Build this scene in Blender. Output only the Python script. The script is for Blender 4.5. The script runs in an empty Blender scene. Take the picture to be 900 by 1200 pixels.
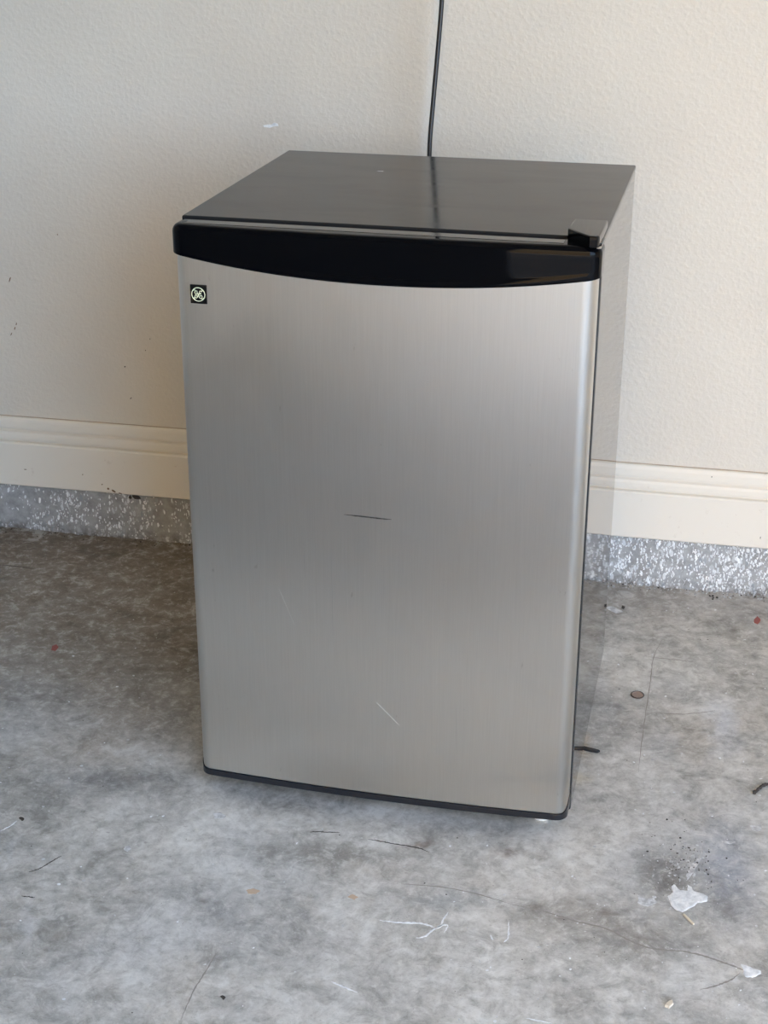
import bpy, bmesh, math, random
from mathutils import Vector, Matrix
random.seed(7)
sc = bpy.context.scene
C = sc.collection

# ---------------------------------------------------------------- camera, world, light, exposure
cam = bpy.data.objects.new('camera', bpy.data.cameras.new('camera')); C.objects.link(cam)
cam.data.sensor_fit = 'VERTICAL'; cam.data.sensor_height = 24; cam.data.lens = 35.871
r_ = Vector((0.9785, 0.20624, 0.0016)); u_ = Vector((-0.0828, 0.38568, 0.91891)); f_ = Vector((-0.1889, 0.89929, -0.39446))
cm = Matrix((r_, u_, -f_)).transposed().to_4x4(); cm.translation = Vector((0.62020, -1.75684, 1.20259))
cam.matrix_world = cm
cam.data.clip_start = 0.02
sc.camera = cam

OX0, OX1, OZ, YF = 0.25, 4.2, 2.6, -2.05      # the open garage doorway: left jamb, right jamb, head, face of the front wall
world = bpy.data.worlds.new('sky'); sc.world = world; world.use_nodes = True
wn = world.node_tree; wn.nodes.clear()
tc = wn.nodes.new('ShaderNodeTexCoord'); sep = wn.nodes.new('ShaderNodeSeparateXYZ')
rmp = wn.nodes.new('ShaderNodeValToRGB'); bg = wn.nodes.new('ShaderNodeBackground'); wo = wn.nodes.new('ShaderNodeOutputWorld')
rmp.color_ramp.elements[0].color = (0.70, 0.945, 1.24, 1); rmp.color_ramp.elements[1].color = (0.53, 0.79, 1.28, 1)
rmp.color_ramp.elements[0].position = 0.0; rmp.color_ramp.elements[1].position = 0.9
wn.links.new(tc.outputs['Generated'], sep.inputs[0]); wn.links.new(sep.outputs[2], rmp.inputs[0])
wn.links.new(rmp.outputs[0], bg.inputs[0]); wn.links.new(bg.outputs[0], wo.inputs[0])
bg.inputs[1].default_value = 7.0

def lamp(name, kind, energy, loc, rot, **k):
    l = bpy.data.lights.new(name, kind); l.energy = energy
    for a, v in k.items(): setattr(l, a, v)
    o = bpy.data.objects.new(name, l); C.objects.link(o); o.location = loc; o.rotation_euler = rot
    return o
# the sun stands high behind the house: it lights the far driveway and the added building across the way, not the garage
sd = Vector((-0.30, -0.62, -0.72)).normalized()
sun = lamp('sun', 'SUN', 18, (6, -6, 8), sd.to_track_quat('-Z', 'Y').to_euler(), angle=math.radians(0.6), color=(1.0, 0.93, 0.82))
# portal: no light of its own, it only guides sky samples through the open doorway
port = lamp('doorway_portal', 'AREA', 1.0, ((OX0 + OX1) / 2, YF - 0.1, OZ / 2), (math.radians(90), 0, 0), shape='RECTANGLE', size=OX1 - OX0, size_y=OZ)
port.data.cycles.is_portal = True
vs = sc.view_settings
sc.display_settings.display_device = 'sRGB'
vs.view_transform = 'Standard'; vs.look = 'None'; vs.gamma = 1.0; vs.use_curve_mapping = False
vs.exposure = 0.05
sc.cycles.max_bounces = 12; sc.cycles.diffuse_bounces = 8; sc.cycles.glossy_bounces = 6
sc.cycles.use_denoising = True
sc.cycles.sample_clamp_indirect = 8

# ---------------------------------------------------------------- node helpers
def lin(r, g, b):
    f = lambda c: (c / 255 / 12.92) if c / 255 <= .04045 else ((c / 255 + .055) / 1.055) ** 2.4
    return (f(r), f(g), f(b), 1)
class N:
    def __init__(s, name):
        s.m = bpy.data.materials.new(name); s.m.use_nodes = True; s.t = s.m.node_tree
        s.b = s.t.nodes['Principled BSDF']; s.co = s.t.nodes.new('ShaderNodeTexCoord').outputs['Object']
    def set(s, **k):
        for a, v in k.items():
            i = s.b.inputs[a.replace('_', ' ')]
            if isinstance(v, bpy.types.NodeSocket): s.t.links.new(v, i)
            else: i.default_value = v
        return s
    def put(s, sock, v):
        if isinstance(v, bpy.types.NodeSocket): s.t.links.new(v, sock)
        else: sock.default_value = v
    def math(s, op, a, b=0.0, c=None, clamp=False):
        n = s.t.nodes.new('ShaderNodeMath'); n.operation = op; n.use_clamp = clamp
        s.put(n.inputs[0], a); s.put(n.inputs[1], b)
        if c is not None: s.put(n.inputs[2], c)
        return n.outputs[0]
    def map(s, scale=(1, 1, 1), loc=(0, 0, 0), rot=(0, 0, 0), v=None):
        n = s.t.nodes.new('ShaderNodeMapping'); n.inputs['Scale'].default_value = scale
        n.inputs['Location'].default_value = loc; n.inputs['Rotation'].default_value = rot
        s.t.links.new(v or s.co, n.inputs[0]); return n.outputs[0]
    def noise(s, scale, detail=4, rough=.55, dist=0, v=None, col=False):
        n = s.t.nodes.new('ShaderNodeTexNoise'); n.inputs['Scale'].default_value = scale; n.inputs['Detail'].default_value = detail
        n.inputs['Roughness'].default_value = rough; n.inputs['Distortion'].default_value = dist
        s.t.links.new(v or s.co, n.inputs['Vector']); return n.outputs['Color' if col else 'Fac']
    def vor(s, scale, feature='F1', v=None, rand=1.0):
        n = s.t.nodes.new('ShaderNodeTexVoronoi'); n.feature = feature; n.inputs['Scale'].default_value = scale
        n.inputs['Randomness'].default_value = rand
        s.t.links.new(v or s.co, n.inputs['Vector']); return n
    def ramp(s, f, stops, interp='LINEAR'):
        n = s.t.nodes.new('ShaderNodeValToRGB'); n.color_ramp.interpolation = interp
        e = n.color_ramp.elements
        while len(e) < len(stops): e.new(0.5)
        for el, (p, c) in zip(e, stops):
            el.position = p; el.color = c if hasattr(c, '__len__') else (c, c, c, 1)
        s.t.links.new(f, n.inputs[0]); return n.outputs[0]
    def mix(s, f, a, b, mode='MIX'):
        n = s.t.nodes.new('ShaderNodeMix'); n.data_type = 'RGBA'; n.blend_type = mode
        s.put(n.inputs[0], f); s.put(n.inputs[6], a); s.put(n.inputs[7], b); return n.outputs[2]
    def rng(s, f, a, b, c=0.0, d=1.0):
        n = s.t.nodes.new('ShaderNodeMapRange'); n.inputs[1].default_value = a; n.inputs[2].default_value = b
        n.inputs[3].default_value = c; n.inputs[4].default_value = d; s.t.links.new(f, n.inputs[0]); return n.outputs[0]
    def bump(s, h, strength, dist, prev=None):
        n = s.t.nodes.new('ShaderNodeBump'); n.inputs['Strength'].default_value = strength; n.inputs['Distance'].default_value = dist
        s.put(n.inputs['Height'], h)
        if prev: s.t.links.new(prev, n.inputs['Normal'])
        s.t.links.new(n.outputs[0], s.b.inputs['Normal']); return n.outputs[0]
    def blob(s, x, y, rx, ry, ang=0, soft=.6, warp=None):
        """soft round mask on the floor (1 inside, 0 outside) with a ragged edge"""
        n = s.t.nodes.new('ShaderNodeMapping'); n.vector_type = 'TEXTURE'
        n.inputs['Location'].default_value = (x, y, 0); n.inputs['Rotation'].default_value = (0, 0, ang); n.inputs['Scale'].default_value = (rx, ry, 1)
        s.t.links.new(warp or s.co, n.inputs[0])
        l = s.t.nodes.new('ShaderNodeVectorMath'); l.operation = 'LENGTH'; s.t.links.new(n.outputs[0], l.inputs[0])
        return s.rng(l.outputs['Value'], 1.0, 1.0 - soft, 0, 1)

def plain(name, col, rough=.5, metal=0, spec=.5):
    n = N(name); n.set(Base_Color=col, Roughness=rough, Metallic=metal); n.b.inputs['Specular IOR Level'].default_value = spec
    return n.m

# ---------------------------------------------------------------- materials
n = N('painted_drywall')
v = n.noise(3, 3); big = n.noise(1.1, 2)
n.set(Base_Color=n.mix(n.rng(v, .3, .7), lin(211, 204, 193), lin(218, 212, 201)), Roughness=.6)
h = n.noise(125, 3, .55); h2 = n.noise(300, 2, .5)
hh = n.math('ADD', n.rng(h, .42, .66), n.math('MULTIPLY', h2, .25))
n.bump(hh, .4, .0010)
M_wall = n.m

n = N('trim_paint')
g = n.noise(60, 4, .6); dirt = n.noise(9, 5, .7)
base = n.mix(n.rng(dirt, .62, .78, 0, .35), lin(228, 222, 211), lin(196, 178, 156))
n.set(Base_Color=n.mix(n.rng(g, .66, .74, 0, .25), base, lin(170, 150, 130)), Roughness=.38)
n.bump(n.noise(120, 2, .5), .12, .0008)
M_trim = n.m

n = N('flaked_concrete')
wv = n.map(scale=(1, 1, 1.15))
wd = n.t.nodes.new('ShaderNodeVectorMath'); wd.operation = 'ADD'
nz = n.noise(130, 2, .5, col=True); sc_ = n.t.nodes.new('ShaderNodeVectorMath'); sc_.operation = 'SCALE'
n.t.links.new(nz, sc_.inputs[0]); sc_.inputs['Scale'].default_value = .006
n.t.links.new(n.map(scale=(1, 1, .5), rot=(0, .6, 0)), wd.inputs[0]); n.t.links.new(sc_.outputs[0], wd.inputs[1])
sx = n.t.nodes.new('ShaderNodeSeparateXYZ'); n.t.links.new(n.co, sx.inputs[0])
dens = n.math('ADD', n.rng(sx.outputs[0], -.7, .75, .10, .36), n.rng(n.noise(14, 3), .35, .65, -.1, .1))
cb = n.mix(n.rng(n.noise(45, 5, .65), .35, .65), lin(144, 145, 146), lin(176, 178, 180))
cb = n.mix(n.rng(n.noise(12, 4, .6), .5, .75, 0, .5), cb, lin(120, 112, 104))
hgt = None
for scl, k in ((150, .85), (240, 1.05), (380, 1.1)):
    vo = n.vor(scl, v=wd.outputs[0])
    sp = n.t.nodes.new('ShaderNodeSeparateColor'); n.t.links.new(vo.outputs['Color'], sp.inputs[0])
    pick = n.math('LESS_THAN', sp.outputs[0], n.math('MULTIPLY', dens, k))
    near = n.rng(vo.outputs['Distance'], .48, .42, 0, 1)
    msk = n.math('MULTIPLY', pick, near)
    cc = n.ramp(sp.outputs[1], [(0, lin(188, 192, 196)), (.45, lin(228, 232, 235)), (.8, lin(246, 248, 250)), (.93, lin(150, 156, 162))])
    cb = n.mix(msk, cb, cc); hgt = msk if hgt is None else n.math('MAXIMUM', hgt, msk)
# grime where the kerb meets the floor and under the board
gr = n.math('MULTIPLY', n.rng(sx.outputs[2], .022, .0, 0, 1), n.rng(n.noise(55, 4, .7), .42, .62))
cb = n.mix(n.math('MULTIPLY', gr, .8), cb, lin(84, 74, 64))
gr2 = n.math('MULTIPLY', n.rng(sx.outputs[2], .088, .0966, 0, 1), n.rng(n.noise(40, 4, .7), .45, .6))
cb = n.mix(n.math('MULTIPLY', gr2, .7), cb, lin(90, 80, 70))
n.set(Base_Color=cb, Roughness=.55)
n.bump(n.math('ADD', hgt, n.noise(200, 3)), .5, .0012)
M_kerb = n.m

n = N('garage_concrete')
def warped(scale, amt):
    a = n.t.nodes.new('ShaderNodeVectorMath'); a.operation = 'MULTIPLY_ADD'
    n.t.links.new(n.noise(scale, 4, .65, col=True), a.inputs[0]); a.inputs[1].default_value = (amt, amt, 0); n.t.links.new(n.co, a.inputs[2])
    return a.outputs[0]
W1 = warped(22, .06)
cl = n.ramp(n.noise(5.5, 9, .66, .6), [(.30, lin(158, 157, 153)), (.46, lin(194, 193, 189)), (.58, lin(218, 217, 213)), (.75, lin(232, 231, 227))])
cl = n.mix(n.rng(n.noise(26, 7, .7, .8), .34, .68), n.mix(1, cl, lin(214, 213, 211), 'MULTIPLY'), cl)
cl = n.mix(n.rng(n.noise(2.3, 3, .5, .5), .52, .72, 0, .35), cl, lin(158, 166, 176))
cl = n.mix(n.rng(n.noise(3.1, 4, .6, .3, v=n.map(loc=(4, 2, 0))), .55, .75, 0, .4), cl, lin(164, 150, 132))
sf = n.t.nodes.new('ShaderNodeSeparateXYZ'); n.t.links.new(n.co, sf.inputs[0])
# brown dirt gathered along the foot of the wall, thicker towards the left
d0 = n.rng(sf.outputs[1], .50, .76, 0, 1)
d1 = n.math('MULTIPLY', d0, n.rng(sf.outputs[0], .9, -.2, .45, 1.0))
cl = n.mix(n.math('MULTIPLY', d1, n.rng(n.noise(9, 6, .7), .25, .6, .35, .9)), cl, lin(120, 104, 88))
dirt_shade = n.math('MULTIPLY', n.rng(sf.outputs[0], .15, -.15, 0, 1), n.rng(sf.outputs[1], -.05, .35, 0, 1))  # left floor: the fridge's shade painted into the colour over the dirt
cl = n.mix(n.math('MULTIPLY', dirt_shade, n.rng(n.noise(7, 6, .7), .25, .65, .55, .9)), cl, lin(112, 98, 82))
for x, y, rx, ry, a, col, k, so in [
    (.541, .222, .022, .05, .2, (178, 152, 112), .55, .9), (.533, .138, .03, .03, 0, (186, 170, 130), .5, .9),
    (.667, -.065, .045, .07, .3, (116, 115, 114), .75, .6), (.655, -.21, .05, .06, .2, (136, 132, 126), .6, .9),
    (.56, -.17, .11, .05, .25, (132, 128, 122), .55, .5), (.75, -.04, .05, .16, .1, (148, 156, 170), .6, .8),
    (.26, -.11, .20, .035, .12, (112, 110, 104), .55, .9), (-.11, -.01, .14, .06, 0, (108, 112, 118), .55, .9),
    (-.177, -.19, .008, .05, .2, (206, 208, 210), .5, .8), (-.09, -.33, .012, .05, .25, (206, 208, 210), .5, .8),
    (.74, .33, .035, .12, .1, (198, 203, 212), .6, .8), (.655, .24, .06, .06, 0, (128, 130, 132), .5, .9),
    (.66, .42, .07, .07, 0, (138, 140, 142), .45, .9), (.70, .27, .03, .08, 0, (146, 138, 126), .5, .7),
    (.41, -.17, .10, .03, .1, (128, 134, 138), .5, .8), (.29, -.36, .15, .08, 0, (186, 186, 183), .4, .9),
    (.10, -.20, .22, .05, 0, (184, 184, 181), .35, .9), (.60, -.155, .03, .012, .2, (120, 108, 96), .4, .9),
    (.2, -1.28, 1.5, .75, 0, (92, 90, 87), .85, .35),  # unseen dark floor patch, added to darken the steel door's reflection
    (.35, -.07, .03, .012, .1, (120, 92, 76), .5, .9), (.47, -.06, .03, .012, .1, (112, 90, 76), .5, .9),
    (-.3, .2, .3, .05, .1, (104, 100, 96), .4, .9), (.5, .02, .1, .012, .15, (196, 196, 192), .5, .9)]:
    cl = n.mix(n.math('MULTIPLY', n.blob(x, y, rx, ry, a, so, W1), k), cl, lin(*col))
m1 = n.noise(60, 8, .78, .4); m2 = n.noise(17, 9, .75, .7, v=n.map(loc=(7, 1, 0)))
cl = n.mix(n.rng(m1, .50, .68, 0, .55), cl, n.mix(1, cl, lin(176, 175, 173), 'MULTIPLY'))
cl = n.mix(n.rng(m1, .48, .34, 0, .5), cl, lin(222, 222, 219))
cl = n.mix(n.rng(m2, .52, .64, 0, .6), cl, n.mix(1, cl, lin(186, 185, 182), 'MULTIPLY'))
cl = n.mix(n.rng(m2, .44, .36, 0, .45), cl, lin(220, 220, 217))
# fine dark pores and scratches, small light paint flecks
cl = n.mix(n.rng(n.noise(160, 4, .75), .60, .74, 0, .5), cl, lin(104, 100, 96))
cl = n.mix(n.rng(n.noise(70, 5, .75, 1.5, v=n.map(rot=(0, 0, .3), scale=(1, 2.6, 1))), .60, .70, 0, .45), cl, lin(98, 94, 90))
cl = n.mix(n.rng(n.noise(48, 6, .75, 2.0, v=n.map(rot=(0, 0, -.2), scale=(1, 1.8, 1), loc=(1, 3, 0))), .60, .70, 0, .5), cl, lin(206, 206, 203))
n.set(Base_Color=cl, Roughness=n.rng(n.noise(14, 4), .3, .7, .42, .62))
n.bump(n.math('ADD', n.noise(30, 8, .7), n.math('MULTIPLY', n.noise(220, 3, .6), .3)), .35, .0022)
M_floor = n.m

M_ceiling = plain('ceiling_paint', lin(216, 206, 192), .8)
M_drive = plain('driveway_concrete', lin(190, 176, 158), .8)
M_stucco = plain('tan_stucco', lin(214, 178, 128), .9)
M_lawn = plain('lawn', lin(84, 104, 60), .9)

n = N('brushed_steel')
st = n.noise(1, 5, .6, v=n.map(scale=(900, 900, 14))); st2 = n.noise(1, 3, .6, v=n.map(scale=(120, 120, 3)))
sm = n.noise(7, 5, .6, .5)
stc = n.mix(n.rng(st, .3, .7), (.61, .59, .55, 1), (.65, .63, .59, 1))
stc = n.mix(n.rng(st2, .55, .75, 0, .08), stc, (.54, .52, .485, 1))
stc = n.mix(n.rng(sm, .55, .75, 0, .15), stc, (.51, .49, .46, 1))
stc = n.mix(n.rng(n.noise(80, 3, .7, v=n.map(scale=(1, 1, .35))), .70, .78, 0, .5), stc, (.36, .33, .29, 1))
tg = n.t.nodes.new('ShaderNodeTangent'); tg.direction_type = 'RADIAL'; tg.axis = 'Z'
n.set(Base_Color=stc, Metallic=1.0, Roughness=n.rng(sm, .3, .7, .31, .38), Anisotropic=.9, Tangent=tg.outputs[0])
n.bump(st, .01, .0003)
M_steel = n.m

n = N('black_enamel')
sm = n.noise(5, 5, .6, .4)
n.set(Base_Color=n.mix(sm, (.016, .016, .017, 1), (.024, .024, .025, 1)), Roughness=n.rng(n.noise(6, 6, .7, .6, v=n.map(scale=(1, 3, 1))), .3, .7, .08, .2)); n.b.inputs['Specular IOR Level'].default_value = .14
n.bump(n.noise(330, 2, .5), .04, .0003)
M_top = n.m
n = N('black_side_panel')
n.set(Base_Color=(.02, .02, .021, 1), Roughness=.03)
M_side = n.m
n = N('gloss_black_plastic')
n.set(Base_Color=(.0018, .002, .003, 1), Roughness=n.rng(n.noise(15, 5, .7), .4, .75, .04, .08)); n.b.inputs['Specular IOR Level'].default_value = .10
M_gloss = n.m
M_rubber = plain('black_rubber', (.012, .012, .014, 1), .45)
M_trimblk = plain('black_trim_plastic', (.008, .009, .013, 1), .3)
M_white_pl = plain('white_plastic', lin(228, 228, 224), .4)
M_cream = plain('cream_emblem', lin(226, 230, 196), .35)
M_badge = plain('badge_black', (.006, .006, .006, 1), .15)
M_scuff = plain('scuff_grey', lin(58, 56, 52), .7)
M_cord = plain('cord_black', (.012, .012, .014, 1), .35)
M_crack = plain('crack_dark', lin(142, 138, 133), .8)
M_dark = plain('dark_mark', lin(62, 56, 52), .8)
M_paintw = N('white_paint'); M_paintw.set(Base_Color=M_paintw.mix(M_paintw.rng(M_paintw.noise(90, 5, .7), .4, .62), lin(204, 208, 212), lin(240, 242, 244)), Roughness=.6); M_paintw = M_paintw.m
M_pale = N('pale_smear'); M_pale.set(Base_Color=M_pale.mix(M_pale.rng(M_pale.noise(120, 5, .7), .42, .6), lin(170, 172, 174), lin(212, 214, 216)), Roughness=.7); M_pale = M_pale.m
M_red = plain('red_mark', lin(150, 84, 78), .7)
M_tan = plain('tan_mark', lin(188, 166, 144), .7)
M_rust = plain('rusty_disc', lin(140, 122, 112), .6)
M_straw = plain('pale_wood', lin(214, 204, 186), .6)
M_brownst = plain('brown_scuff', lin(122, 96, 72), .7)
M_shade_line = plain('shade_line_brown', lin(176, 160, 142), .7)
M_plate = plain('outlet_plate', lin(226, 222, 214), .4)

# ---------------------------------------------------------------- mesh helpers
def link(name, me, mat, parent=None, smooth=True, **props):
    if isinstance(me, bmesh.types.BMesh):
        b = me; me = bpy.data.meshes.new(name); bmesh.ops.recalc_face_normals(b, faces=b.faces); b.to_mesh(me); b.free()
    o = bpy.data.objects.new(name, me); C.objects.link(o)
    me.materials.clear(); me.materials.append(mat)
    if smooth:
        for p in me.polygons: p.use_smooth = True
        try: me.set_sharp_from_angle(angle=math.radians(38))
        except Exception: pass
    if smooth:
        w_ = o.modifiers.new('weighted_normal', 'WEIGHTED_NORMAL'); w_.keep_sharp = True
    if parent: o.parent = parent
    for k, v in props.items(): o[k] = v
    return o
def box(b, x0, x1, y0, y1, z0, z1, bev=0, seg=2):
    r = bmesh.ops.create_cube(b, size=1)
    for v in r['verts']:
        v.co = Vector(((x0 + x1) / 2 + v.co.x * (x1 - x0), (y0 + y1) / 2 + v.co.y * (y1 - y0), (z0 + z1) / 2 + v.co.z * (z1 - z0)))
    if bev:
        es = list({e for v in r['verts'] for e in v.link_edges})
        bmesh.ops.bevel(b, geom=es, offset=bev, segments=seg, affect='EDGES', profile=.5)
    return b
def bx(*a, **k): return box(bmesh.new(), *a, **k)
def struct(name, bm, mat, parent=None, smooth=False):
    return link(name, bm, mat, parent, smooth, **({'kind': 'structure'} if not parent else {}))
def loft(b, loops, cap0=True, cap1=True):
    vs_ = [[b.verts.new(p) for p in lp] for lp in loops]
    m = len(vs_[0])
    for a, c in zip(vs_, vs_[1:]):
        for i in range(m): b.faces.new((a[i], a[(i + 1) % m], c[(i + 1) % m], c[i]))
    if cap0: b.faces.new(vs_[0])
    if cap1: b.faces.new(vs_[-1])
    return b
def tube(b, pts, r, seg=8, closed=False):
    pts = [Vector(p) for p in pts]; k = len(pts); loops = []; prev = None
    for i, p in enumerate(pts):
        a = pts[(i - 1) % k] if closed or i else pts[i]; c = pts[(i + 1) % k] if closed or i < k - 1 else pts[i]
        t = (c - a).normalized()
        if prev is None: nrm = t.orthogonal().normalized()
        else: nrm = (prev - t * prev.dot(t)).normalized()
        prev = nrm; bi = t.cross(nrm); rr = r(i / (k - 1)) if callable(r) else r
        loops.append([p + nrm * rr * math.cos(q * 2 * math.pi / seg) + bi * rr * math.sin(q * 2 * math.pi / seg) for q in range(seg)])
    if closed: loops.append(loops[0])
    return loft(b, loops, not closed, not closed)
def spline(pts, k=8):
    P = [Vector(p) for p in pts]; P = [2 * P[0] - P[1]] + P + [2 * P[-1] - P[-2]]; out = []
    for i in range(1, len(P) - 2):
        for j in range(k):
            t = j / k
            out.append(.5 * ((2 * P[i]) + (-P[i - 1] + P[i + 1]) * t + (2 * P[i - 1] - 5 * P[i] + 4 * P[i + 1] - P[i + 2]) * t * t + (-P[i - 1] + 3 * P[i] - 3 * P[i + 1] + P[i + 2]) * t ** 3))
    out.append(P[-2]); return out

# ---------------------------------------------------------------- the room
WY, ZB, ZT, XL, XR, HC = .757, .0966, .2319, -1.9, 4.6, 2.7
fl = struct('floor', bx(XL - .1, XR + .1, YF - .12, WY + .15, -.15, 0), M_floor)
# wall with the faint raised tape seam that crosses the frame above the fridge
b = bmesh.new(); xs = [XL, -1, -.6, -.3, -.1, 0, .04, .08, .1, .12, .13, .14, .145, .15, .155, .16, .165, .17, .18, .19, .21, .24, .3, .4, .6, 1, 2, 3, XR]
def seam(x, z):
    c = .1555 + (z - .75) * .022; t = x - c
    if t < 0: return .0050 * math.exp(-(t / .055) ** 2)
    return .0050 * math.exp(-(t / .009) ** 2)
cols = []
for x in xs:
    cols.append([[b.verts.new((x, WY + .002 - seam(x, z), z)) for z in (0, .3, .6, .9, 1.2, 1.7, HC)], b.verts.new((x, WY + .15, 0)), b.verts.new((x, WY + .15, HC))])
for a, c in zip(cols, cols[1:]):
    for i in range(6): b.faces.new((a[0][i], a[0][i + 1], c[0][i + 1], c[0][i]))
    b.faces.new((a[1], a[2], c[2], c[1]))
    b.faces.new((a[0][-1], a[2], c[2], c[0][-1])); b.faces.new((a[0][0], c[0][0], c[1], a[1]))
wb = link('wall_back', b, M_wall, None, True, kind='structure')
struct('wall_left', bx(XL - .12, XL, YF, WY + .15, 0, HC), M_wall)
struct('wall_right', bx(XR, XR + .12, YF, WY + .15, 0, HC), M_wall)
b = bx(XL, OX0, YF - .12, YF, 0, HC); box(b, OX1, XR, YF - .12, YF, 0, HC); box(b, OX0, OX1, YF - .12, YF, OZ, HC)
struct('wall_front', b, M_wall)
struct('ceiling', bx(XL - .12, XR + .12, YF - .12, WY + .15, HC, HC + .12), M_ceiling)
struct('driveway', bx(-1.5, 7, -12, YF - .12, -.2, -.02), M_drive)
b = bx(-9, XL - .12, YF - .12, 7, -.2, HC + .12); box(b, XR + .12, 12, YF - .12, 7, -.2, HC + .12); box(b, -9, 12, YF - .5, 7, HC + .12, 4.3); box(b, XL - .12, XR + .12, WY + .15, 7, -.2, HC + .12)
struct('house_sun_block', b, M_drive)  # unseen house blocks, added to shade the near driveway from the sun
struct('bounce_building', bx(-14, 3.6, -13, -8.5, -.2, 8.0), M_stucco)  # unseen building, added to bounce warm light and hide part of the sky
struct('ground', bx(-40, 40, -60, 20, -.4, -.21), M_lawn)
# exposed stem wall (kerb) with flakes, proud of the floor line
b = bmesh.new(); nseg = 260; rows = [(0, .0), (.02, .001), (.05, .0), (ZB + .01, -.001)]
grid = []
for i in range(nseg + 1):
    x = -.9 + i * (2.2 / nseg)
    grid.append([b.verts.new((x, WY - y_ - (random.random() ** 3) * (.004 if j == 0 else .0006) - (.0015 * math.sin(x * 23) if j == 0 else 0), z_)) for j, (z_, y_) in enumerate(rows)])
for a, c in zip(grid, grid[1:]):
    for j in range(3): b.faces.new((a[j], a[j + 1], c[j + 1], c[j]))
lo = [b.verts.new((XL, WY, 0)), b.verts.new((XL, WY, ZB + .01))]; hi = [b.verts.new((XR, WY, 0)), b.verts.new((XR, WY, ZB + .01))]
b.faces.new((lo[0], lo[1], grid[0][3], grid[0][2], grid[0][1], grid[0][0])); b.faces.new((grid[-1][0], grid[-1][1], grid[-1][2], grid[-1][3], hi[1], hi[0]))
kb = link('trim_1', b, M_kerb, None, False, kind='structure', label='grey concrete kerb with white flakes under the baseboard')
# baseboard profile (depth from wall, height)
prof = [(.0, ZT), (.0065, ZT - .0005), (.0085, ZT - .003), (.0095, ZT - .008), (.0100, ZT - .0195), (.0096, ZT - .0215), (.0052, ZT - .0228), (.0052, ZT - .0250),
        (.0105, ZT - .028), (.0115, ZT - .033), (.0118, ZT - .041), (.0112, ZT - .0432), (.0068, ZT - .0446), (.0068, ZT - .0468), (.0132, ZT - .0482), (.0155, ZT - .0510), (.0155, ZB + .002), (.014, ZB), (.0, ZB)]
b = bmesh.new()
loft(b, [[(x, WY + .002 - d, z) for d, z in prof] for x in (XL, -.4, .1, .6, 1.2, XR)])
bb = link('baseboard_back', b, M_trim, None, False, kind='structure')
prof_l = [[(XL + d, y, z) for d, z in prof] for y in (WY, YF)]
bb2 = link('baseboard_left', loft(bmesh.new(), prof_l), M_trim, None, True, kind='structure')
# thin brown strip painted as the shade line on top of the baseboard
link('shade_line', bx(XL, XR, WY + .002 - .0022, WY + .003, ZT - .0005, ZT + .0008), M_shade_line, bb, False)

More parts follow.
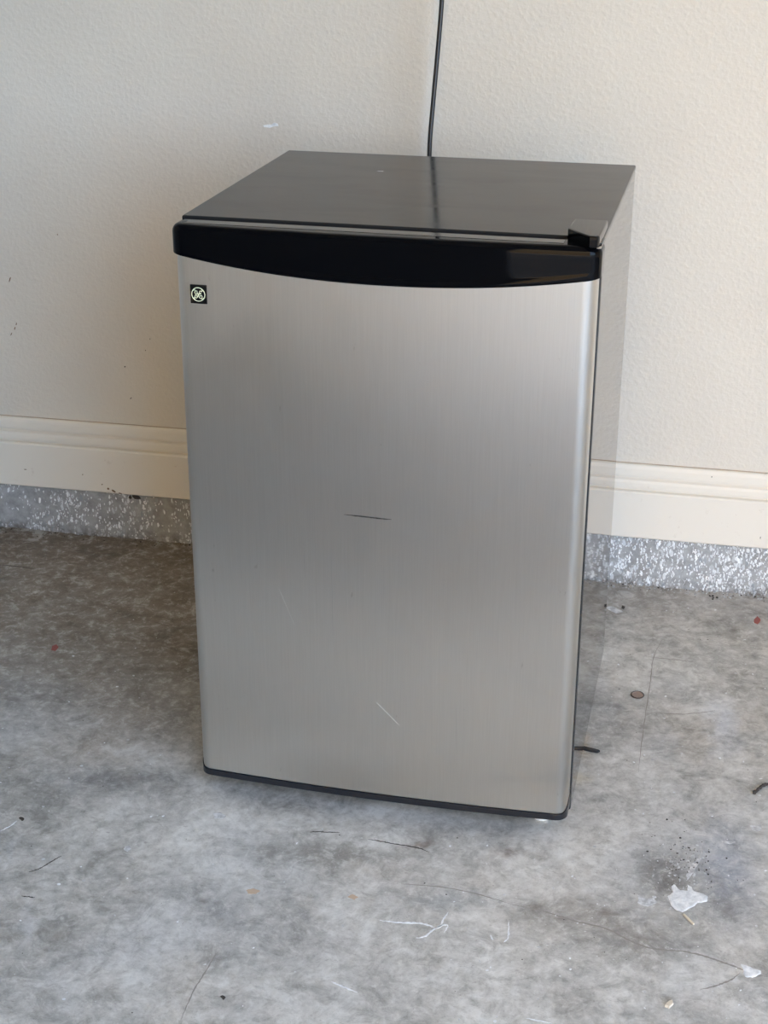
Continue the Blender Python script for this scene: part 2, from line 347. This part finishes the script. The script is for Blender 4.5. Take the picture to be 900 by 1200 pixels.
# ---------------------------------------------------------------- marks that have worn or splashed onto floor, wall and trim
MARKS = {"splat":[["white",[[0.646,-0.1395],[0.6512,-0.129],[0.6493,-0.1168],[0.6526,-0.1129],[0.6605,-0.1239],[0.6699,-0.1219],[0.6705,-0.1106],[0.6754,-0.1144],[0.6774,-0.1218],[0.6888,-0.1241],[0.6955,-0.1305],[0.6947,-0.14],[0.6836,-0.1439],[0.6764,-0.1546],[0.6656,-0.1676],[0.6581,-0.1646],[0.6504,-0.1571]]],["white",[[0.7343,-0.251],[0.7404,-0.2511],[0.7491,-0.2561],[0.7577,-0.2583],[0.7585,-0.2636],[0.7489,-0.2724],[0.7403,-0.2729],[0.7377,-0.2626]]],["pale",[[0.7481,0.0396],[0.7561,0.0395],[0.7622,0.0462],[0.764,0.0358],[0.7579,0.0256],[0.75,0.0293]]],["pale",[[0.6085,-0.1444],[0.6182,-0.1486],[0.6293,-0.1462],[0.6335,-0.1546],[0.6227,-0.1645],[0.6153,-0.1646],[0.6094,-0.1597]]],["pale",[[0.7103,-0.0039],[0.7222,-0.0048],[0.73,-0.0031],[0.7222,-0.01],[0.7123,-0.0086]]],["pale",[[0.6671,-0.0904],[0.6741,-0.0627],[0.6835,-0.0473],[0.6855,-0.0519],[0.6783,-0.075],[0.6693,-0.1013]]],["pale",[[-0.0596,-0.1818],[-0.0547,-0.1788],[-0.0488,-0.1853],[-0.0522,-0.1918],[-0.058,-0.1892]]],["pale",[[0.0315,-0.0843],[0.04,-0.0804],[0.0504,-0.0865],[0.0494,-0.0949],[0.0375,-0.0954]]],["red",[[-0.3765,0.3201],[-0.372,0.3272],[-0.3643,0.3197],[-0.3639,0.3047],[-0.3719,0.306]]],["red",[[0.7596,0.6607],[0.7669,0.6754],[0.7724,0.6635],[0.7665,0.6428],[0.7609,0.648]]],["tan",[[0.1244,-0.2371],[0.1308,-0.2322],[0.1417,-0.2352],[0.1384,-0.2429],[0.1285,-0.2433]]],["tan",[[0.252,-0.224],[0.2571,-0.2176],[0.2656,-0.2211],[0.2619,-0.2289]]],["pale",[[0.4515,0.631],[0.459,0.6461],[0.4715,0.6387],[0.4813,0.6274],[0.4732,0.6191],[0.4617,0.6166]]],["pale",[[0.5058,0.6527],[0.5169,0.6618],[0.5324,0.6517],[0.5403,0.6434],[0.5277,0.6341]]],["dark",[[-0.2239,-0.1491],[-0.2202,-0.1463],[-0.2143,-0.1511],[-0.216,-0.1556]]],["dark",[[0.1512,-0.4325],[0.1541,-0.4289],[0.1583,-0.4324],[0.1557,-0.4373]]],["dark",[[0.5356,0.6692],[0.5419,0.6638],[0.5396,0.6532],[0.5351,0.6556]]]],"line":[["white",1.6,[[0.3014,-0.2609],[0.3248,-0.26],[0.3526,-0.2561],[0.374,-0.2597],[0.3775,-0.2426],[0.3814,-0.2274]]],["white",1.4,[[0.3515,-0.2845],[0.3619,-0.2783],[0.3715,-0.2602],[0.3844,-0.2522],[0.3832,-0.2678]]],["white",1.2,[[0.4382,-0.2601],[0.4433,-0.2689]]],["white",1.2,[[0.4571,-0.2298],[0.4598,-0.2594],[0.4562,-0.2701]]],["white",1.4,[[0.2693,-0.3807],[0.2807,-0.3858],[0.3036,-0.3928]]],["white",0.9,[[0.498,-0.3947],[0.5289,-0.3973]]],["white",0.9,[[-0.2351,-0.1839],[-0.2267,-0.17],[-0.2228,-0.157]]],["crack",1.1,[[0.4564,-0.1961],[0.4781,-0.199],[0.5033,-0.2033],[0.5358,-0.2121],[0.5745,-0.2188],[0.5994,-0.2326],[0.6238,-0.2435],[0.644,-0.2445],[0.6674,-0.2421],[0.6908,-0.245],[0.7108,-0.2512],[0.7338,-0.2592],[0.7501,-0.2659],[0.7663,-0.2675]]],["crack",0.8,[[0.6887,-0.3064],[0.7079,-0.2949],[0.724,-0.2815],[0.7338,-0.2678]]],["crack",0.7,[[0.4564,-0.1961],[0.4116,-0.1847],[0.3672,-0.18],[0.3129,-0.1844]]],["dark",1.0,[[0.1715,-0.0992],[0.1827,-0.0963],[0.1959,-0.0946],[0.2106,-0.0921]]],["dark",1.0,[[0.2511,-0.0994],[0.268,-0.1003],[0.285,-0.1018],[0.3187,-0.1041],[0.3363,-0.1104]]],["crack",0.6,[[0.6097,0.5525],[0.5986,0.4897],[0.5973,0.4034],[0.5953,0.3143],[0.5938,0.2213],[0.5935,0.1394]]],["crack",0.6,[[0.5904,0.4879],[0.6316,0.4879],[0.6658,0.4864]]],["crack",0.6,[[0.5994,0.31],[0.6505,0.3158],[0.6988,0.3364]]],["crack",0.7,[[0.1244,-0.3577],[0.1212,-0.3971],[0.1182,-0.4351],[0.1195,-0.4778]]],["dark",0.8,[[-0.1599,-0.2597],[-0.15,-0.2502],[-0.1407,-0.2334],[-0.1329,-0.2185]]],["dark",1.0,[[-0.1489,-0.3076],[-0.1398,-0.3075],[-0.1308,-0.3073]]],["dark",0.7,[[-0.5962,0.5946],[-0.5594,0.595],[-0.5273,0.5907]]],["crack",0.6,[[0.4285,0.4386],[0.5105,0.4474]]]]}
def flat(b, pts, z0, z1, jit=.0007):
    P = []
    for i, p in enumerate(pts):
        q = pts[(i + 1) % len(pts)]
        for t in (0, .33, .66):
            P.append((p[0] + (q[0] - p[0]) * t + random.uniform(-jit, jit), p[1] + (q[1] - p[1]) * t + random.uniform(-jit, jit)))
    cx = sum(p[0] for p in P) / len(P); cy = sum(p[1] for p in P) / len(P)
    loft(b, [[(x, y, z0) for x, y in P], [(x, y, z0 + (z1 - z0) * .6) for x, y in P], [(cx + (x - cx) * .9, cy + (y - cy) * .9, z1) for x, y in P]])
    return b
mats = dict(white=M_paintw, pale=M_pale, red=M_red, tan=M_tan, dark=M_dark, crack=M_crack)
sname = dict(white='paint_splatter', pale='paint_smear', red='red_stain', tan='tan_stain', dark='dark_speck', crack='crack')
for k, P in MARKS['splat']:
    link(sname[k], flat(bmesh.new(), P, -.0005, .0009 if k == 'white' else .0003), mats[k], fl, False)
lname = dict(white='paint_scrape', dark='scratch', crack='crack')
for k, w, P in MARKS['line']:
    S = spline([(x, y, 0) for x, y in P], 9); L, Rr = [], []
    for i, p in enumerate(S):
        t = (S[min(i + 1, len(S) - 1)] - S[max(i - 1, 0)]).normalized(); nn = Vector((-t.y, t.x, 0))
        e = min(1, 4 * min(i, len(S) - 1 - i) / len(S) + .15)
        p = p + nn * random.uniform(-.0005, .0005); ww = w * (.0013 if k == 'crack' else .0009) * e * random.uniform(.45, 1.2)
        L.append(p + nn * ww); Rr.append(p - nn * ww)
    b = bmesh.new()
    zt = Vector((0, 0, .0003 if k == 'crack' else .0004)); zb = Vector((0, 0, -.0004))
    loft(b, [[l + zt, r + zt, r + zb, l + zb] for l, r in zip(L, Rr)])
    link(lname[k], b, mats[k], fl, False)
def flecks(name, mat, cnt, region, smin, smax, h, parent):
    b = bmesh.new()
    for i in range(cnt):
        x, y = region(); a = random.uniform(0, 6.28); s_ = smin + (smax - smin) * random.random() ** 3; asp = random.uniform(.3, 1)
        P = []
        for q in range(6):
            th = q * math.pi / 3; rr = s_ * random.uniform(.6, 1.2)
            px, py = rr * math.cos(th), rr * asp * math.sin(th)
            P.append((x + px * math.cos(a) - py * math.sin(a), y + px * math.sin(a) + py * math.cos(a)))
        loft(b, [[(u, v, -.0003) for u, v in P], [(u, v, h) for u, v in P]], False, True)
    return link(name, b, mat, parent, False, kind='stuff')
def front():
    while True:
        x = random.uniform(-.35, .85); y = random.uniform(-.55, .70)
        if y < -.07 or x > .53 or x < -.04:
            if random.random() < (1.0 if x > .4 else .45): return x, y
flecks('white_flecks', M_paintw, 260, front, .0006, .0026, .0004, fl)
flecks('pale_flecks', M_pale, 420, front, .0006, .003, .00025, fl)
flecks('dark_flecks', M_dark, 190, front, .0004, .0016, .00025, fl)
flecks('crumb_patch', M_pale, 110, lambda: (random.gauss(.662, .022), random.gauss(-.07, .035)), .0006, .0028, .0008, fl)
flecks('grit_patch', M_dark, 90, lambda: (random.gauss(.668, .02), random.gauss(-.06, .03)), .0005, .0020, .0008, fl)
flecks('grit_line', M_dark, 170, lambda: (random.uniform(-.75, .85), WY - .004 - random.random() ** 2 * .03), .0006, .0028, .0014, fl)
flecks('crumb_line', M_pale, 160, lambda: (random.uniform(.5, .85), WY - .003 - random.random() ** 2 * .02), .0006, .0022, .0014, fl)
# white touch-up dab on the wall, scuffs on wall and baseboard
def vflat(name, pts, y, mat, parent, th=.0005):
    b = bmesh.new(); loft(b, [[(x, y + .001, z) for x, z in pts], [(x, y - th, z) for x, z in pts]], False, True)
    return link(name, b, mat, parent, False)
vflat('paint_dab', [[-.1165, .7859], [-.106, .7877], [-.103, .7870], [-.0971, .7908], [-.0912, .7896], [-.0898, .7854], [-.097, .7848], [-.1047, .7821], [-.1151, .7831]], WY + .002, M_paintw, wb)
def dot(name, x, z, rx, rz, y, mat, parent, a=0):
    P = []
    for q in range(7):
        th = q * 6.283 / 7; rr = random.uniform(.65, 1.15); u, v = rx * rr * math.cos(th), rz * rr * math.sin(th)
        P.append((x + u * math.cos(a) - v * math.sin(a), z + u * math.sin(a) + v * math.cos(a)))
    return vflat(name, P, y, mat, parent)
for x, z, rx, rz, a in [(-.6008, .4036, .0012, .004, -.4), (-.609, .392, .001, .004, -.5), (-.597, .412, .001, .003, -.3), (-.3916, .3441, .0016, .0016, 0), (-.3842, .2839, .0007, .003, -.7),
                        (-.5017, .5822, .001, .0014, 0), (-.6016, .4946, .001, .006, -.4), (-.34, .40, .0008, .0012, 0), (-.35, .378, .0008, .0012, 0)]:
    dot('wall_scuff', x, z, rx, rz, WY + .002, M_brownst if x < -.5 else M_dark, wb, a)
for x, z, rx, rz, a in [(-.4471, .1135, .0018, .0012, .5), (-.4353, .1055, .0025, .0022, .6), (-.425, .102, .006, .0022, -.5), (-.412, .0985, .004, .0012, 0), (-.4846, .1303, .0012, .0012, 0),
                        (.6695, .2211, .0010, .0012, 0), (.7609, .1174, .0008, .003, 0), (-.60, .131, .003, .0008, 0)]:
    y = WY + .002 - (.0155 if z < .18 else .0099)
    dot('baseboard_scuff', x, z, rx, rz, y, M_brownst if x < 0 else M_dark, bb, a)
dot('kerb_stain', -.385, .088, .009, .005, WY - .0005, M_dark, kb, -.3)
dot('kerb_stain', -.398, .086, .003, .004, WY - .0005, M_dark, kb, 0)

# ---------------------------------------------------------------- small litter lying on the floor
o = link('rubber_scrap', None or flat(bmesh.new(), [[.5001, .1845], [.505, .1904], [.5162, .1872], [.5254, .1850], [.5355, .1822], [.5312, .1781], [.5186, .1795], [.5056, .1836]], .0, .0035, .0003), M_rubber, None, False,
         label='curved black rubber scrap on the floor beside the fridge\'s right foot', category='scrap')
b = bmesh.new(); S = spline([(.7542, .1148, .003), (.7613, .1286, .003), (.7681, .1380, .003), (.776, .1424, .003), (.788, .144, .003)], 6)
tube(b, [p + Vector((random.uniform(-.0012, .0012), random.uniform(-.0012, .0012), 0)) for p in S], lambda t: .0026 * random.uniform(.55, 1.15), 6)
link('dry_twig', b, M_dark, None, False, label='short knobbly dark twig on the floor at the right edge', category='twig')
b = bmesh.new(); tube(b, [(.6667, -.1735, .0016), (.6734, -.1824, .0016), (.6791, -.1901, .0016)], .0016, 6)
link('wood_sliver', b, M_straw, None, False, label='pale thin wood sliver lying just below the big white splatter', category='splinter')
b = bmesh.new(); P = [(.5798 + .0098 * math.cos(t * .3927), .3586 + .0108 * math.sin(t * .3927)) for t in range(16)]
loft(b, [[(x, y, 0) for x, y in P], [(x, y, .0016) for x, y in P], [(.5798 + (x - .5798) * .86, .3586 + (y - .3586) * .86, .0018) for x, y in P], [(.5798 + (x - .5798) * .8, .3586 + (y - .3586) * .8, .0010) for x, y in P]])
dsk = link('metal_disc', b, M_rust, None, False, label='small round brownish disc lying flat on the floor right of the fridge', category='disc')
b = bmesh.new(); tube(b, [(x, y, .0014) for x, y in P], .0008, 5, True); link('rim', b, M_dark, dsk)
b = bmesh.new(); flat(b, [(.650, -.344), (.6535, -.337), (.658, -.332), (.6595, -.338), (.6555, -.346)], 0, .003, .0005)
link('leaf_chip', b, M_straw, None, False, label='tiny pale dry leaf chip near the bottom right corner of the floor', category='chip')

# ---------------------------------------------------------------- the fridge (own frame: x right, y back, z up; front of cabinet y=0)
A = -0.0204727
FW, FD, FH = .510, .4584, .8009
fr = bpy.data.objects.new('mini_fridge', None); C.objects.link(fr); fr.rotation_euler = (0, 0, A); fr.empty_display_size = .2
fr['label'] = 'compact fridge with brushed steel door and black body, standing on the garage floor'; fr['category'] = 'fridge'
link('cabinet', bx(0, FW, .001, FD, .022, FH - .006, bev=.003), M_side, fr)
b = bx(-.0004, FW + .0004, 0, FD + .001, FH - .0075, FH, bev=.0022, seg=3)
top = link('top_panel', b, M_top, fr)
for cx, cy, rx, ry in [(.17, .33, .006, .0008)]:
    b = bmesh.new(); P = [(cx + rx * math.cos(t * .3927), cy + ry * math.sin(t * .3927)) for t in range(16)]
    loft(b, [[(x, y, FH - .0002) for x, y in P], [(cx + (x - cx) * .6, cy + (y - cy) * .6, FH + .0003) for x, y in P]], False, True)
    link('dent_glint', b, M_pale, top)  # pale fleck painted as the glint on a small dent

def outline(x0, x1, yb, dd, r, bow, nf=28, na=8):
    """closed plan loop of the door: flat back, rounded front corners, slightly bowed front"""
    P = [(x0, yb)]
    cx = (x0 + x1) / 2; hw = (x1 - x0) / 2 - r
    for i in range(na + 1):
        t = math.pi + i / na * math.pi / 2
        P.append((x0 + r + r * math.cos(t), -dd + r + r * math.sin(t)))
    for i in range(1, nf):
        u = -1 + 2 * i / nf; P.append((cx + hw * u, -dd - bow * (1 - u * u)))
    for i in range(na + 1):
        t = -math.pi / 2 + i / na * math.pi / 2
        P.append((x1 - r + r * math.cos(t), -dd + r + r * math.sin(t)))
    P.append((x1, yb)); return P
def inset(P, d, c=(.255, -.02)):
    out = []; m = len(P)
    for i, p in enumerate(P):
        a = Vector(P[i - 1]); q = Vector(P[(i + 1) % m]); e1 = (Vector(p) - a).normalized(); e2 = (q - Vector(p)).normalized()
        n1 = Vector((-e1.y, e1.x)); n2 = Vector((-e2.y, e2.x)); nn = (n1 + n2).normalized(); k = d / max(.4, nn.dot(n1))
        out.append((p[0] + nn.x * k, p[1] + nn.y * k))
    return out
X0, X1 = .0032, .5080
zlow = .0435
def capz(x):        # lower edge of the black handle cap sags in the middle
    u = (x - .262) / .262
    return .7435 + .0215 * abs(u) ** 2.1
# door body in steel; its lower corners are gently rounded
O = outline(X0, X1, -.007, .0440, .016, .0075)
def zb(x, e=0): 
    d = min(x - X0, X1 - x); r = .007
    return zlow + e + (r - math.sqrt(max(0, r * r - (r - min(d, r)) ** 2))) * .9
b = bmesh.new(); I1 = inset(O, .0015)
loops = [[(x, y, zb(x)) for x, y in I1], [(x, y, zb(x) + .0015) for x, y in O]]
for k in range(1, 12): loops.append([(x, y, (zb(x) + .0015) + (.762 - zb(x)) * k / 11) for x, y in O])
loft(b, loops)
door = link('door', b, M_steel, fr, label='brushed stainless steel door')
# black cap with the handle lip
OC = outline(-.0008, .5122, -.004, .0462, .0165, .0082, nf=36); b = bmesh.new()
ct = FH - .0012; L = []
I = [inset(OC, d) for d in (.0045, .0022, .0007)]
for (d, dz) in ((.0100, 0), (.0065, .0006), (.0040, .0018), (.0020, .0038), (.0006, .0066)): L.append([(x, y, ct - dz) for x, y in inset(OC, d)])
L.append([(x, y, ct - .0095) for x, y in OC])
for k in (.25, .5, .75): L.append([(x, y, ct - .0095 + (capz(x) + .010 - ct + .0095) * k) for x, y in OC])
L.append([(x, y, capz(x) + .010) for x, y in OC])
lip = lambda P, s: [(x, y - s * max(0, 1 - ((x - .256) / .26) ** 2), 0) for x, y in P]
for s, dz in ((.0008, .0085), (.0024, .0065), (.0030, .003), (.0022, .0008), (.0008, 0)):
    L.append([(x, y, capz(X) + dz) for (x, y, _), (X, Y) in zip(lip(OC, s), OC)])
Q = inset(OC, .0058); L.append([(x, y, capz(X) + .0004) for (x, y), (X, Y) in zip(Q, OC)])
loft(b, L)
link('handle_cap', b, M_gloss, door, label='glossy black handle cap with curved lower lip')
M_strip = plain('polished_black', (.02, .02, .02, 1), .12, 0, .75)
link('top_strip', bx(.010, .468, -.0335, -.0165, ct - .001, ct + .0004, bev=.0003), M_strip, door)  # added glossy insert that brightens the reflection on the cap top
# bottom trim
OT = outline(.0022, .5092, -.006, .0452, .0168, .0078); b = bmesh.new(); zq = .0338
def ztop(x, y):
    d = min(x - X0, X1 - x)
    return zb(x) + .0006 + (.004 * max(0, min(1, (y + .040) / .02)) if d < .01 else 0)
loft(b, [[(x, y, zq) for x, y in inset(OT, .002)], [(x, y, zq + .0014) for x, y in OT], [(x, y, ztop(x, y) - .0008) for x, y in OT], [(x, y, ztop(x, y)) for x, y in inset(OT, .0009)], [(x, y, ztop(x, y) - .001) for x, y in inset(OT, .004)]])
link('bottom_trim', b, M_trimblk, door, label='black plastic trim along the door bottom')
link('gasket', bx(.008, FW - .008, -.0075, .0008, .045, FH - .010, bev=.001), M_rubber, door)
# hinge hole plug at the free top left corner
b = bmesh.new(); P = [(.0125 + .0042 * math.cos(t * .5236), -.026 + .0048 * math.sin(t * .5236)) for t in range(12)]
loft(b, [[(x, y, ct - .0004) for x, y in P], [(x, y, ct + .0005) for x, y in P]]); link('hole_plug', b, M_rubber, door)

# badge: black square, cream ring with flourishes and the curled letters
def yf(x): 
    u = (x - .2556) / .2364; return -.0440 - .0075 * (1 - u * u)
bx0, bx1, bz0, bz1 = .0232, .0442, .7052, .7285
yb_ = min(yf(bx0), yf(bx1))
badge = link('logo_badge', bx(bx0, bx1, yb_ - .0012, yb_ + .0012, bz0, bz1, bev=.0005), M_badge, door, label='small black square badge with a cream monogram')
cx, cz, R0, y_ = (bx0 + bx1) / 2 - .0002, (bz0 + bz1) / 2, .0083, yb_ - .0013
b = bmesh.new()
tube(b, [(cx + R0 * math.cos(t * .2618), y_, cz + R0 * math.sin(t * .2618)) for t in range(24)], .0005, 6, True)
for k in range(4):      # the four little swashes that curl in from the ring
    t0 = math.radians(60 + 90 * k)
    tube(b, [(cx + (R0 - d) * math.cos(t0 - a), y_, cz + (R0 - d) * math.sin(t0 - a)) for d, a in ((.0, 0), (.0007, .22), (.0016, .38), (.0024, .42))], lambda t: .0007 * (1 - .6 * t), 5)
def stroke(pts, w=.00043): tube(b, spline([(cx + x * .0083, y_, cz + z * .0083) for x, z in pts], 6), w, 6)
stroke([(-.12, .42), (-.32, .52), (-.5, .36), (-.46, .1), (-.28, .04), (-.14, .22), (-.2, .38)])                     # G upper bowl
stroke([(-.14, .22), (-.04, -.02), (-.1, -.34), (-.3, -.56), (-.5, -.46), (-.5, -.22), (-.34, -.12), (-.2, -.2), (-.22, -.36)])  # G tail loop
stroke([(.52, .38), (.4, .54), (.24, .48), (.2, .28), (.32, .16), (.46, .16)])                                       # E upper hook
stroke([(.46, .12), (.22, .06), (.06, -.14), (.12, -.42), (.34, -.58), (.56, -.44), (.54, -.2), (.36, -.14), (.26, -.3)])        # E lower loop
stroke([(-.04, -.02), (.06, .1), (.2, .28)])
link('monogram', b, M_cream, door, label='cream ring enclosing curled script letters GE')

# scuffs and scratches in the steel
def dscuff(pts, w, mat=M_scuff, name='scuff'):
    S = spline([(x, 0, z) for x, z in pts], 5); b = bmesh.new(); Lp = []
    for i, p in enumerate(S):
        e = min(1, 3 * min(i, len(S) - 1 - i) / len(S) + .2) * random.uniform(.7, 1.1); y = yf(p.x)
        Lp.append([(p.x, y - .0002, p.z + w * e), (p.x, y - .0002, p.z - w * e), (p.x, y + .0004, p.z - w * e), (p.x, y + .0004, p.z + w * e)])
    loft(b, Lp); return link(name, b, mat, door, False)
dscuff([(.2127, .4484), (.228, .4482), (.245, .4480), (.262, .4476), (.2738, .4478)], .0009)
def dvert(x0, z0, x1, z1, w, mat):
    b = bmesh.new(); Lp = []
    for i in range(9):
        t = i / 8; x = x0 + (x1 - x0) * t; z = z0 + (z1 - z0) * t; e = w * (1 - abs(2 * t - 1) * .8); y = yf(x)
        Lp.append([(x - e, y - .00015, z), (x + e, y - .00015, z), (x + e, y + .0004, z), (x - e, y + .0004, z)])
    loft(b, Lp); link('scratch', b, mat, door, False)
M_scrl = plain('light_scratch', (.64, .62, .58, 1), .33, 1)
M_scrd = plain('dark_scratch', (.50, .485, .455, 1), .42, 1)
for a in [(.160, .405, .161, .35, .0003, M_scrd), (.196, .40, .197, .26, .0003, M_scrd), (.335, .32, .333, .22, .0004, M_scrl), (.125, .335, .145, .285, .0003, M_scrl),
          (.255, .185, .285, .155, .0003, M_scrl), (.36, .20, .362, .12, .0003, M_scrd)]: dvert(*a)

# hinge cover on the top right corner
b = bmesh.new(); H0 = FH - .0005
Pm = [(.4700, .050), (.4700, -.014), (.4955, -.0465), (.4985, -.050), (.5065, -.050), (.5092, -.046), (.5092, .050)]
zt = lambda y: FH + .0125 - max(0, (y - .0)) * .06
loft(b, [[(x, y, H0) for x, y in Pm], [(x, y, zt(y) - .0020) for x, y in Pm], [(x, y, zt(y) - .0006) for x, y in [((x - .49) * .97 + .49, y * .985) for x, y in Pm]], [((x - .49) * .88 + .49, y * .95, zt(y)) for x, y in Pm]])
hc = link('hinge_cover', b, M_gloss, fr, label='black hinge cover on the top right corner')
b = bmesh.new(); tube(b, [(.5055, -.036, FH - .0014), (.5055, -.036, FH + .001)], .006, 12); link('hinge_pin', b, M_gloss, hc)
b = bx(.506, .5112, -.044, .0, FH - .0030, FH - .0004, bev=.0006); link('hinge_plate', b, plain('grey_metal', (.35, .35, .35, 1), .35, 1), hc)

# levelling feet
for k, (x, y) in enumerate([(.470, .012), (.022, .03), (.488, .43), (.022, .43)]):
    b = bmesh.new()
    zt_ = .034 if k == 0 else .024
    Lp = []
    for r0, z in ((.0115, 0), (.0125, .002), (.0125, .009), (.009, .011), (.006, .012), (.006, zt_)):
        Lp.append([(x + r0 * math.cos(t * .3927), y + r0 * math.sin(t * .3927), z) for t in range(16)])
    loft(b, Lp); link('foot', b, M_white_pl if k == 0 else M_rubber, fr, **({'label': 'white levelling foot under the front right corner'} if k == 0 else {}))

# power cord from behind the cabinet up to an outlet just above the view
MI = Matrix.Rotation(-A, 4, 'Z')
S = spline([(.12, FD + .002 + .0, .16), (.15, .50, .10), (.175, .58, .30), (.186, .64, .60), (.1860, .655, .70), (.1845, .665, .78), (.1872, .678, .85), (.1915, .69, .93), (.1945, .700, 1.0), (.1955, .706, 1.08), (.1955, .712, 1.105), (.1955, .726, 1.122)], 8)
b = bmesh.new(); tube(b, [MI @ p if i > 3 else p for i, p in enumerate(S)], .0037, 10)
cord = link('power_cord', b, M_cord, fr, label='thin black power cord rising from behind the fridge')
b = bmesh.new(); bx_ = box(b, .1805, .2085, .716, .748, 1.110, 1.138, bev=.005, seg=3); bmesh.ops.transform(b, matrix=MI, verts=b.verts)
link('plug', b, M_cord, cord)
ob = link('wall_outlet', bx(.159, .230, WY - .0045, WY + .0015, 1.066, 1.182, bev=.002), M_plate, None, True, label='white outlet plate on the back wall where the black cord plugs in', category='outlet')
for z in (1.105, 1.143):
    link('socket', bx(.178, .211, WY - .0065, WY - .003, z - .015, z + .017, bev=.0015), M_plate, ob)
